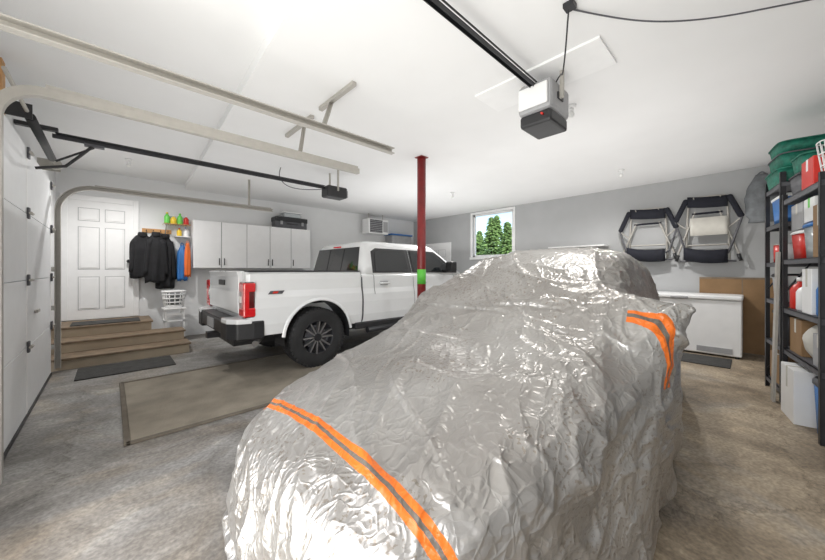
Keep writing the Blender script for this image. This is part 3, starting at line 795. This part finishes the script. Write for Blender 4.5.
for s,tg in ((-1,'r'),(1,'l')):
    for i in (0,1):
        xx={0:1.95,1:2.82}[i]
        box(f'door_handle_{tg}_{i}',xx,xx+.19,*(sorted((s*.945,s*.978))),1.10,1.13,'paint',T,bevel=.01)
        box(f'handle_pocket_{tg}_{i}',xx+.02,xx+.17,*(sorted((s*.935,s*.948))),1.085,1.145,'midg',T)
    box('rocker_'+tg,1.50,3.8,*sorted((s*.80,s*.955)),.44,.54,'black',T,bevel=.02)
    cyl('side_step_'+tg,(1.7,s*.97,.42),(3.7,s*.97,.42),.045,'black',T)
    box('mirror_arm_'+tg,3.52,3.60,*sorted((s*.88,s*1.0)),1.28,1.33,'black',T)
    box('mirror_'+tg,3.48,3.62,*sorted((s*.98,s*1.16)),1.27,1.48,'black',T,bevel=.03)
    for nm,cx_ in (('rear',.93),('front',4.30)):
        V=[];K=24
        for k in range(K+1):
            a=math.radians(-10+200*k/K)
            for yy in (.60,.945): V.append((cx_+.47*math.cos(a),s*yy,.44+.47*math.sin(a)))
        obj(f'wheel_liner_{nm}_{tg}',V,[(2*k,2*k+1,2*k+3,2*k+2) for k in range(K)],'black',T)
        box(f'liner_back_{nm}_{tg}',cx_-.46,cx_+.46,*sorted((s*.60,s*.61)),.3,.9,'black',T)
        V=[]
        for k in range(K+1):
            a=math.radians(5+170*k/K)
            for rr,yy in ((.470,.955),(.470,.975),(.485,.977),(.51,.960)): V.append((cx_+rr*math.cos(a),s*yy,.44+rr*math.sin(a)))
        Fa=[]
        for k in range(K):
            for q in range(3): Fa.append((4*k+q,4*k+q+1,4*k+q+5,4*k+q+4))
        obj(f'fender_flare_{nm}_{tg}',V,Fa,'paint',T,smooth=True)
boxes('bed_rail_caps',[(.05,1.62,-.90,-.76,1.298,1.312),(.05,1.62,.76,.90,1.298,1.312),(1.55,1.62,-.9,.9,1.298,1.312)],'black',T,bevel=.005)
tg=extr('tailgate',[(.0,.78),(-.015,.80),(-.02,1.05),(-.012,1.09),(-.012,1.24),(-.03,1.30),(.05,1.31),(.05,.78)],'Y',-.75,.75,'paint',T,bevel=.006)
box('tailgate_handle',-.03,-.01,-.14,.14,1.12,1.19,'black',T,bevel=.008)
for s,tgn in ((-1,'r'),(1,'l')):
    box('tail_light_housing_'+tgn,-.010,.115,*sorted((s*.76,s*.962)),.76,1.18,'taild',T,bevel=.02)
    box('tail_light_upper_'+tgn,-.018,.12,*sorted((s*.78,s*.968)),1.06,1.17,'taill',T,bevel=.018)
    box('tail_light_lower_'+tgn,-.018,.12,*sorted((s*.78,s*.968)),.77,.88,'taill',T,bevel=.018)
    box('tail_light_side_'+tgn,-.016,.05,*sorted((s*.88,s*.970)),.84,1.10,'taill',T,bevel=.012)
    box('reverse_lamp_'+tgn,-.016,.03,*sorted((s*.79,s*.86)),.93,1.01,'amber',T,bevel=.008)
    extr('side_decal_'+tgn,[(.26,1.025),(.29,1.065),(.46,1.065),(.43,1.025)],'Y',*sorted((s*.948,s*.9515)),'darkg',T)
    extr('side_decal_red_'+tgn,[(.31,1.033),(.33,1.058),(.39,1.058),(.37,1.033)],'Y',*sorted((s*.950,s*.953)),'redp',T)
    extr('bumper_corner_'+tgn,[(-.16,s*.55),(-.15,s*.80),(-.08,s*.93),(.10,s*.965),(.22,s*.965),(.22,s*.60)],'Z',.50,.72,'black',T,bevel=.02)
    extr('bumper_cap_'+tgn,[(-.165,s*.60),(-.155,s*.81),(-.08,s*.935),(.08,s*.968),(.08,s*.60)],'Z',.69,.75,'paint',T,bevel=.015)
box('bumper_center',-.15,.10,-.56,.56,.54,.72,'blackm',T,bevel=.02)
box('bumper_step_pad',-.155,.0,-.56,.56,.72,.74,'black',T,bevel=.006)
box('plate_recess',-.158,-.148,-.17,.17,.57,.69,'midg',T)
box('hitch_receiver',-.20,.2,-.05,.05,.42,.50,'blackm',T)
cyl('exhaust_tip',(.30,-.60,.46),(.16,-.80,.42),.035,'chrome',T)
box('underbody_frame',.0,5.1,-.5,.5,.36,.60,'black',T)
box('rear_axle',.87,.99,-.72,.72,.34,.46,'black',T)
box('front_bumper',5.22,5.40,-.86,.86,.42,.72,'black',T,bevel=.04); box('grille',5.26,5.30,-.62,.62,.74,1.03,'black',T,bevel=.02)
for s in (-1,1): box('headlight_'+('r' if s<0 else 'l'),5.18,5.29,*sorted((s*.64,s*.86)),.86,1.0,'amber',T,bevel=.02)
def wheel(name,x,s):
    R=.405
    yo=s*.80
    p=[(.225,-.12),(.30,-.135),(.36,-.132),(.392,-.11),(R-.008,-.08),(R-.004,0),(R-.008,.08),(.392,.11),(.36,.132),(.30,.135),(.225,.12)]
    lathe(name+'_tire',p,(x,yo,R),'rubber',T,seg=64,caps=False)
    V=[];Fa=[]
    for k in range(44):
        a=2*math.pi*k/44
        for j,(h0,h1) in enumerate(((-.125,-.05),(-.04,.04),(.05,.125))):
            b=len(V); da=.045; aa=a+(.03 if j==1 else 0)
            for (t,r0) in ((aa-da,R-.03),(aa+da,R-.03),(aa+da,R-(.001 if j==1 else .004)),(aa-da,R-(.001 if j==1 else .004))):
                for h in (h0,h1): V.append((x+r0*math.cos(t),yo+h,R+r0*math.sin(t)))
            Fa+= [(b,b+2,b+4,b+6),(b+1,b+3,b+5,b+7),(b,b+1,b+3,b+2),(b+2,b+3,b+5,b+4),(b+4,b+5,b+7,b+6),(b+6,b+7,b+1,b)]
    obj(name+'_tread',V,Fa,'rubber',T)
    lathe(name+'_rim',[(.001,s*.02),(.19,s*.02),(.205,s*.06),(.215,s*.11),(.228,s*.124),(.232,s*.10),(.228,-s*.1)],(x,yo,R),'blackm',T,seg=48,caps=False)
    V=[];Fa=[]
    for k in range(6):
        a=2*math.pi*k/6+.2
        for da in (-.13,.13):
            b=len(V); d=Vector((math.cos(a),0,math.sin(a))); n_=Vector((-math.sin(a),0,math.cos(a)))
            c0=Vector((x,yo,R))+d*.05+n_*(da*.1); c1=Vector((x,yo,R))+d*.212+n_*(da*.36)
            for c_,wd_,yy in ((c0,.011,.108),(c1,.009,.120)):
                for ss_ in (-1,1):
                    for yv in (.05,yy): V.append(c_+n_*wd_*ss_+Vector((0,s*yv,0)))
            Fa+= [(b,b+1,b+3,b+2),(b+4,b+5,b+7,b+6),(b+1,b+3,b+7,b+5),(b,b+2,b+6,b+4),(b,b+1,b+5,b+4),(b+2,b+3,b+7,b+6)]
    obj(name+'_spokes',V,Fa,'chrome',T)
    cyl(name+'_hub',(x,yo+s*.03,R),(x,yo+s*.118,R),.05,'blackm',T)
    cyl(name+'_disc',(x,yo+s*.021,R),(x,yo+s*.04,R),.16,'darkg',T)
wheel('wheel_rear_r',.93,-1); wheel('wheel_rear_l',.93,1); wheel('wheel_front_r',4.30,-1); wheel('wheel_front_l',4.30,1)

# ---------------------------------------------------------------- east wall stuff
fz=empty('chest_freezer')
box('cabinet',6.72,7.33,.10,1.50,.03,.86,'white',fz,bevel=.015)
box('lid',6.69,7.35,.09,1.51,.865,.93,'white',fz,bevel=.018)
box('lid_gasket',6.73,7.32,.11,1.49,.858,.867,'midg',fz)
box('toe_vent',6.712,6.72,.2,.6,.06,.14,'midg',fz)
box('handle',6.67,6.69,.7,.92,.87,.90,'midg',fz,bevel=.005)
for i,(a,b) in enumerate(((6.75,.15),(7.25,.15),(6.75,1.4),(7.25,1.4))): cyl(f'foot_{i}',(a,b,0),(a,b,.03),.025,'black',fz)
cb=empty('wooden_panel')
boxes('sheet',[(7.355,7.375,-.42,.62,0,1.20)],'card',cb)
boxes('edge_trim',[(7.353,7.377,-.42,-.40,0,1.20),(7.353,7.377,.10,.115,0.94,1.2),(7.350,7.354,-.42,.62,1.17,1.2)],'tread',cb)
ws=empty('wall_shelf'); box('board',7.05,XE-.001,2.0,3.1,1.80,1.825,'white',ws)
for i,yy in enumerate((2.2,2.9)): extr(f'bracket_{i}',[(7.1,1.80),(XE-.001,1.80),(XE-.001,1.55)],'Y',yy,yy+.02,'white',ws)

def folding_chair(name,yc,zt,zb,w,bag=False):
    e=empty(name)
    xw=XE
    yl,yr=yc-w/2,yc+w/2
    for i,yy in enumerate((yc-w*.2,yc+w*.2)): tube(f'hook_{i}',[(xw-.002,yy,zt-.04),(xw-.16,yy,zt-.05),(xw-.18,yy,zt-.01)],.008,'galv',e)
    tube('back_frame',[(xw-.08,yl+.14,zb+.05),(xw-.08,yl+.16,zt-.05),(xw-.08,yl+.20,zt),(xw-.08,yr-.20,zt),(xw-.08,yr-.16,zt-.05),(xw-.08,yr-.14,zb+.05)],.016,'galv',e)
    tube('cross_leg_a',[(xw-.12,yl+.02,zb+.10),(xw-.10,yl+.26,zt-.25)],.015,'galv',e,smooth=False)
    tube('cross_leg_b',[(xw-.12,yr-.02,zb+.10),(xw-.10,yr-.26,zt-.25)],.015,'galv',e,smooth=False)
    tube('rear_legs',[(xw-.11,yl+.06,zb+.03),(xw-.11,yr-.06,zb+.03)],.016,'darkg',e,smooth=False)
    tube('mid_bar',[(xw-.10,yl+.22,zt-.28),(xw-.10,yr-.22,zt-.28)],.018,'navy',e,smooth=False)
    tube('low_bar',[(xw-.10,yl+.16,zb+.30),(xw-.10,yr-.16,zb+.30)],.014,'galv',e,smooth=False)
    def band(n,z0,z1,a,b,xo,m,sag=.02,dz=0):
        V=[];K=10
        for k in range(K+1):
            f=k/K; y=a+(b-a)*f; s=sag*math.sin(math.pi*f)
            for zz in (z0,(z0+z1)/2,z1): V+= [(xo-s,y,zz-s*.8+dz*f)]
        Fa=[]
        for k in range(K):
            for q in range(2): Fa.append((3*k+q,3*k+q+1,3*k+q+4,3*k+q+3))
        o=obj(n,V,Fa,m,e,smooth=True); sd=o.modifiers.new('s','SOLIDIFY'); sd.thickness=.02
    band('backrest',zt-.20,zt-.02,yl+.16,yr-.16,xw-.11,'navy',dz=.04)
    band('seat',zb+.00,zb+.22,yl+.16,yr-.12,xw-.165,'navy',.04,dz=.05)
    if bag: band('side_table',zt-.66,zt-.36,yl+.16,yr-.20,xw-.16,'beige',.0)
    for s,tag in ((-1,'l'),(1,'r')):
        yy=yc+s*w/2
        a0=Vector((xw-.12,yy-s*.15,zt-.02)); a1=Vector((xw-.15,yy+s*.0,zt-.40))
        rings=[]
        for f in (0,.05,.5,.95,1):
            c=a0.lerp(a1,f); k_=.038*(.6 if f in (0,1) else 1)
            rings.append([(c.x-.022*math.sin(t),c.y+k_*math.cos(t),c.z+k_*.35*math.cos(t)*s) for t in [2*math.pi*i/14 for i in range(14)]])
        loft('arm_pad_'+tag,rings,'navy',e)
        tube('arm_link_'+tag,[tuple(a1),(xw-.14,yy-s*.10,zt-.78),(xw-.15,yy-s*.16,zb+.15)],.017,'darkg',e,smooth=False)
        tube('strut_'+tag,[(xw-.10,yy-s*.16,zt-.55),tuple(a1)],.012,'galv',e,smooth=False)
        cyl('foot_'+tag,(xw-.12,yy-s*.04,zb+.14),(xw-.12,yy-s*.01,zb+.03),.024,'black',e)
folding_chair('folding_chair',1.34,2.46,1.48,.86)
folding_chair('folding_chair',.52,2.56,1.44,.82,bag=True)
def hang_bag(name,x,y,zt,zb,w,d,m,seed):
    e=empty(name); rings=[]
    for k in range(14):
        f=k/13; s=(.35+.65*min(1,f/.3))*(1 if f<.9 else .8)
        rings.append([(x+d/2*math.cos(t)*s*(1+.15*mn.noise(Vector((math.cos(t)*2,math.sin(t)*2+seed,f*5)))),y+w/2*math.sin(t)*s*(1+.2*mn.noise(Vector((math.cos(t)*2+seed,math.sin(t)*2,f*5)))),zt-(zt-zb)*f) for t in [2*math.pi*i/30 for i in range(30)]])
    loft('bag',rings,m,e)
    tube('strap',[(x,y-w*.15,zt-.02),(x+d/2,y,zt+.12),(x,y+w*.15,zt-.02)],.01,m,e)
hang_bag('hanging_duffel',7.22,-.10,2.78,2.05,.34,.26,'graybag',2)

# ---------------------------------------------------------------- metal racks
ang=math.atan2(-.157,-.987)
def rack(name,x0,x1,ht,shelves,dp=.45):
    e=empty(name,(5.46,-.10,0),ang)
    i=0
    for xx in (x0,x1-.04):
        for yy in (0,dp-.04):
            i+=1
            boxes(f'post_{i}',[(xx,xx+.04,yy,yy+.005,0,ht),(xx if xx==x0 else xx+.035,xx+.005 if xx==x0 else xx+.04,yy,yy+.04,0,ht)],'blackm',e)
    for k,z in enumerate(shelves):
        boxes(f'shelf_{k+1}',[(x0,x1,.006,dp,z-.008,z),(x0,x1,.006,.018,z-.045,z),(x0,x1,dp-.012,dp,z-.045,z),(x0,x0+.012,0.006,dp,z-.045,z),(x1-.012,x1,.006,dp,z-.045,z)],'darkg',e)
    for k in range(2):
        tube(f'side_brace_{k}',[(x0+.01,.02,.2+k*.9),(x0+.01,dp-.03,.9+k*.9)],.008,'blackm',e,smooth=False)
    return e
rack('metal_shelving',0,.60,2.30,[.12,.55,1.0,1.4,1.8,2.2])
rack('metal_shelving',.64,1.60,2.06,[.55,.95,1.42,2.0])
def L(name): return empty(name,(5.46,-.10,0),ang)
def lbin(name,x0,x1,y0,y1,z,h,m,lidm):
    e=L(name)
    cx,cy=(x0+x1)/2,(y0+y1)/2; a,b=(x1-x0)/2,(y1-y0)/2
    loft('body',[ring_rr(cx,cy,z+.001,a*.88,b*.88,p=6),ring_rr(cx,cy,z+h*.88,a*.96,b*.96,p=6)],m,e)
    loft('lid',[ring_rr(cx,cy,z+h*.88,a,b,p=6),ring_rr(cx,cy,z+h*.95,a,b,p=6),ring_rr(cx,cy,z+h,a*.92,b*.92,p=6)],lidm,e)
def lbox(name,x0,x1,y0,y1,z,h,m,tape='beige'):
    e=L(name); box('body',x0,x1,y0,y1,z+.001,z+h,m,e,bevel=.004)
    c=(x0+x1)/2; box('tape',c-.02,c+.02,y0-.001,y1+.001,z+h,z+h+.001,tape,e); box('tape_front',c-.02,c+.02,y0-.0015,y0,z+h*.6,z+h,tape,e)
def lbottle(name,x,y,z,r,h,m,cap='white'):
    e=L(name)
    lathe('body',[(r*.9,0.001),(r,h*.05),(r,h*.62),(r*.75,h*.74),(r*.35,h*.82),(r*.35,h*.88)],(x,y,z),m,e,seg=20,axis='Z')
    cyl('cap',(x,y,z+h*.88),(x,y,z+h),r*.42,cap,e,seg=16)
def lcan(name,x,y,z,r,h,m):
    e=L(name); cyl('can',(x,y,z+.001),(x,y,z+h),r,m,e,seg=24); lathe('rim',[(r,h),(r*1.04,h),(r*1.04,h+.008),(r*.9,h+.008),(r*.88,h-.004)],(x,y,z),'galv',e,seg=24,axis='Z')
def sack(name,x0,x1,y0,y1,z,h,m,seed=0):
    e=L(name); cx,cy=(x0+x1)/2,(y0+y1)/2; rings=[]
    for k in range(12):
        f=k/11; s=max(.12,math.sin(math.pi*(.12+.80*f)))**.5
        rings.append([(cx+(px_-cx)*s*(1+.10*mn.noise(Vector((px_*9,py_*9,f*4+seed)))),cy+(py_-cy)*s*(1+.12*mn.noise(Vector((px_*9+5,py_*9,f*4+seed)))),z+.002+h*f) for px_,py_,_ in ring_rr(cx,cy,0,(x1-x0)/2,(y1-y0)/2,n=32,p=3)])
    loft('bag',rings,m,e)
lbox('cardboard_box',.06,.50,.03,.40,.12,.30,'card'); lbin('storage_bin',.06,.52,.03,.4,.55,.34,'darkg','black')
lbin('storage_bin',.05,.30,.03,.4,1.0,.28,'midg','black'); lbox('white_carton',.33,.54,.03,.36,1.0,.26,'white','redp')
lcan('paint_can',.15,.12,1.4,.08,.19,'redp'); lcan('paint_can',.36,.12,1.4,.08,.19,'white'); lbottle('detergent_jug',.25,.30,1.4,.09,.28,'yellow')
lbin('storage_bin',.06,.54,.02,.4,1.8,.30,'blue','white')
lbin('storage_bin',.0,.58,-.02,.44,2.2,.16,'teal','teal'); lbin('storage_bin',.02,.56,.0,.43,2.361,.15,'teal','darkg'); lbin('storage_bin',.05,.54,.0,.42,2.512,.12,'teal','teal')
lbox('white_carton',.86,1.22,-.05,.34,0,.46,'white','beige')
lbin('storage_bin',1.25,1.56,.03,.42,0,.45,'blue','darkg')
lbox('cardboard_box',.70,1.02,.04,.40,.55,.32,'card'); sack('rag_bag',1.04,1.30,.02,.4,.55,.32,'beige',4); lbox('cardboard_box',1.33,1.55,.03,.4,.55,.26,'midg')
lbottle('detergent_jug',.75,.10,.95,.07,.30,'redp'); lbottle('detergent_jug',.90,.10,.95,.065,.27,'white','blue'); lbottle('detergent_jug',1.0,.22,.95,.06,.33,'yellow','redp')
lbox('white_carton',1.08,1.30,.03,.38,.95,.38,'white'); lbottle('detergent_jug',1.38,.10,.95,.065,.34,'blue','white'); lbottle('detergent_jug',1.50,.12,.95,.05,.30,'redp','white')
lbin('storage_bin',.70,1.00,.03,.40,1.42,.26,'redp','white'); lbin('storage_bin',1.03,1.30,.03,.40,1.42,.30,'clear','blue'); lbox('cardboard_box',1.33,1.56,.03,.38,1.42,.42,'card')
lbox('cardboard_box',.70,1.00,.05,.40,1.69,.24,'midg'); lbox('white_carton',1.04,1.28,.05,.38,1.73,.2,'white','lgreen')
lbin('storage_bin',.68,1.08,.02,.42,2.0,.20,'darkg','black'); lbin('storage_bin',.70,1.06,.03,.41,2.202,.16,'teal','teal'); lbox('red_carton',1.11,1.38,.02,.40,2.0,.24,'redp','white')
e=L('wire_basket')
for j,zz in enumerate((2.03,2.12,2.21,2.30)): tube(f'ring_{j}',ring_rr(1.51,.2,zz,.075+.008*j,.16+.01*j),.004,'white',e,cyc=True)
for i,(p,q) in enumerate(zip(ring_rr(1.51,.2,2.003,.075,.155,n=18),ring_rr(1.51,.2,2.30,.10,.19,n=18))): cyl(f'wire_{i}',p,q,.003,'white',e,seg=6)
e=L('leaning_lumber')
obj('board',[(.56,-.06,0),(.64,-.06,0),(.64,-.04,0),(.56,-.04,0),(.56,-.026,1.5),(.64,-.026,1.5),(.64,-.006,1.5),(.56,-.006,1.5)],[(0,3,2,1),(4,5,6,7),(0,1,5,4),(1,2,6,5),(2,3,7,6),(3,0,4,7)],'galv',e)

# ---------------------------------------------------------------- lighting
def area(name,loc,rot,sx_,sy_,en,col=(1,1,1)):
    l=bpy.data.lights.new(name,'AREA'); l.shape='RECTANGLE'; l.size=sx_; l.size_y=sy_; l.energy=en; l.color=col
    o=bpy.data.objects.new(name,l); scene.collection.objects.link(o); o.location=loc; o.rotation_euler=rot
    return o
area('daylight_doorway',(-.75,.9,1.25),(0,math.radians(-90),0),2.3,2.7,100,(1,.98,.95))
area('ceiling_fill_front',(2.0,3.4,1.75),(math.pi,0,0),5.0,6.5,46,(1,.99,.97))  # added fill lamp without a fixture, bounced off the ceiling for even light
area('ceiling_fill_back',(5.4,3.2,1.85),(math.pi,0,0),3.6,7.0,44,(1,.99,.97))  # second added fill aimed up, evens the far half; no such lamp hangs there
for i,(x,y,z) in enumerate(FX):
    l=bpy.data.lights.new(f'bulb_light_{i}','SPOT'); l.energy=(45,140,185,125)[i]; l.shadow_soft_size=.03; l.color=(1,.985,.96)
    l.spot_size=math.radians(168); l.spot_blend=1.0
    o=bpy.data.objects.new(f'bulb_light_{i}',l); scene.collection.objects.link(o); o.location=(x,y,z-.16)
wd_=bpy.data.worlds.new('World'); scene.world=wd_; wd_.use_nodes=True
nt=wd_.node_tree; bg=nt.nodes['Background']
sk=nt.nodes.new('ShaderNodeTexSky'); sk.sky_type='NISHITA'; sk.sun_disc=False; sk.sun_elevation=math.radians(40); sk.sun_rotation=math.radians(200)
nt.links.new(sk.outputs['Color'],bg.inputs['Color']); bg.inputs['Strength'].default_value=.28
su=bpy.data.lights.new('sun','SUN'); su.energy=3.0; su.angle=.01; so=bpy.data.objects.new('sun',su); scene.collection.objects.link(so)
so.rotation_euler=(math.radians(45),0,0)

scene.view_settings.view_transform='Standard'
scene.view_settings.exposure=0.08
# ---------------------------------------------------------------- camera
cam=bpy.data.cameras.new('camera'); co=bpy.data.objects.new('camera',cam); scene.collection.objects.link(co)
cam.sensor_width=36; cam.sensor_fit='HORIZONTAL'; cam.lens=F_PX/825*36
cam.shift_y=-10/825; cam.clip_start=.02
co.location=(0,0,H); co.rotation_euler=(math.radians(90),0,math.radians(-43.3))
scene.camera=co
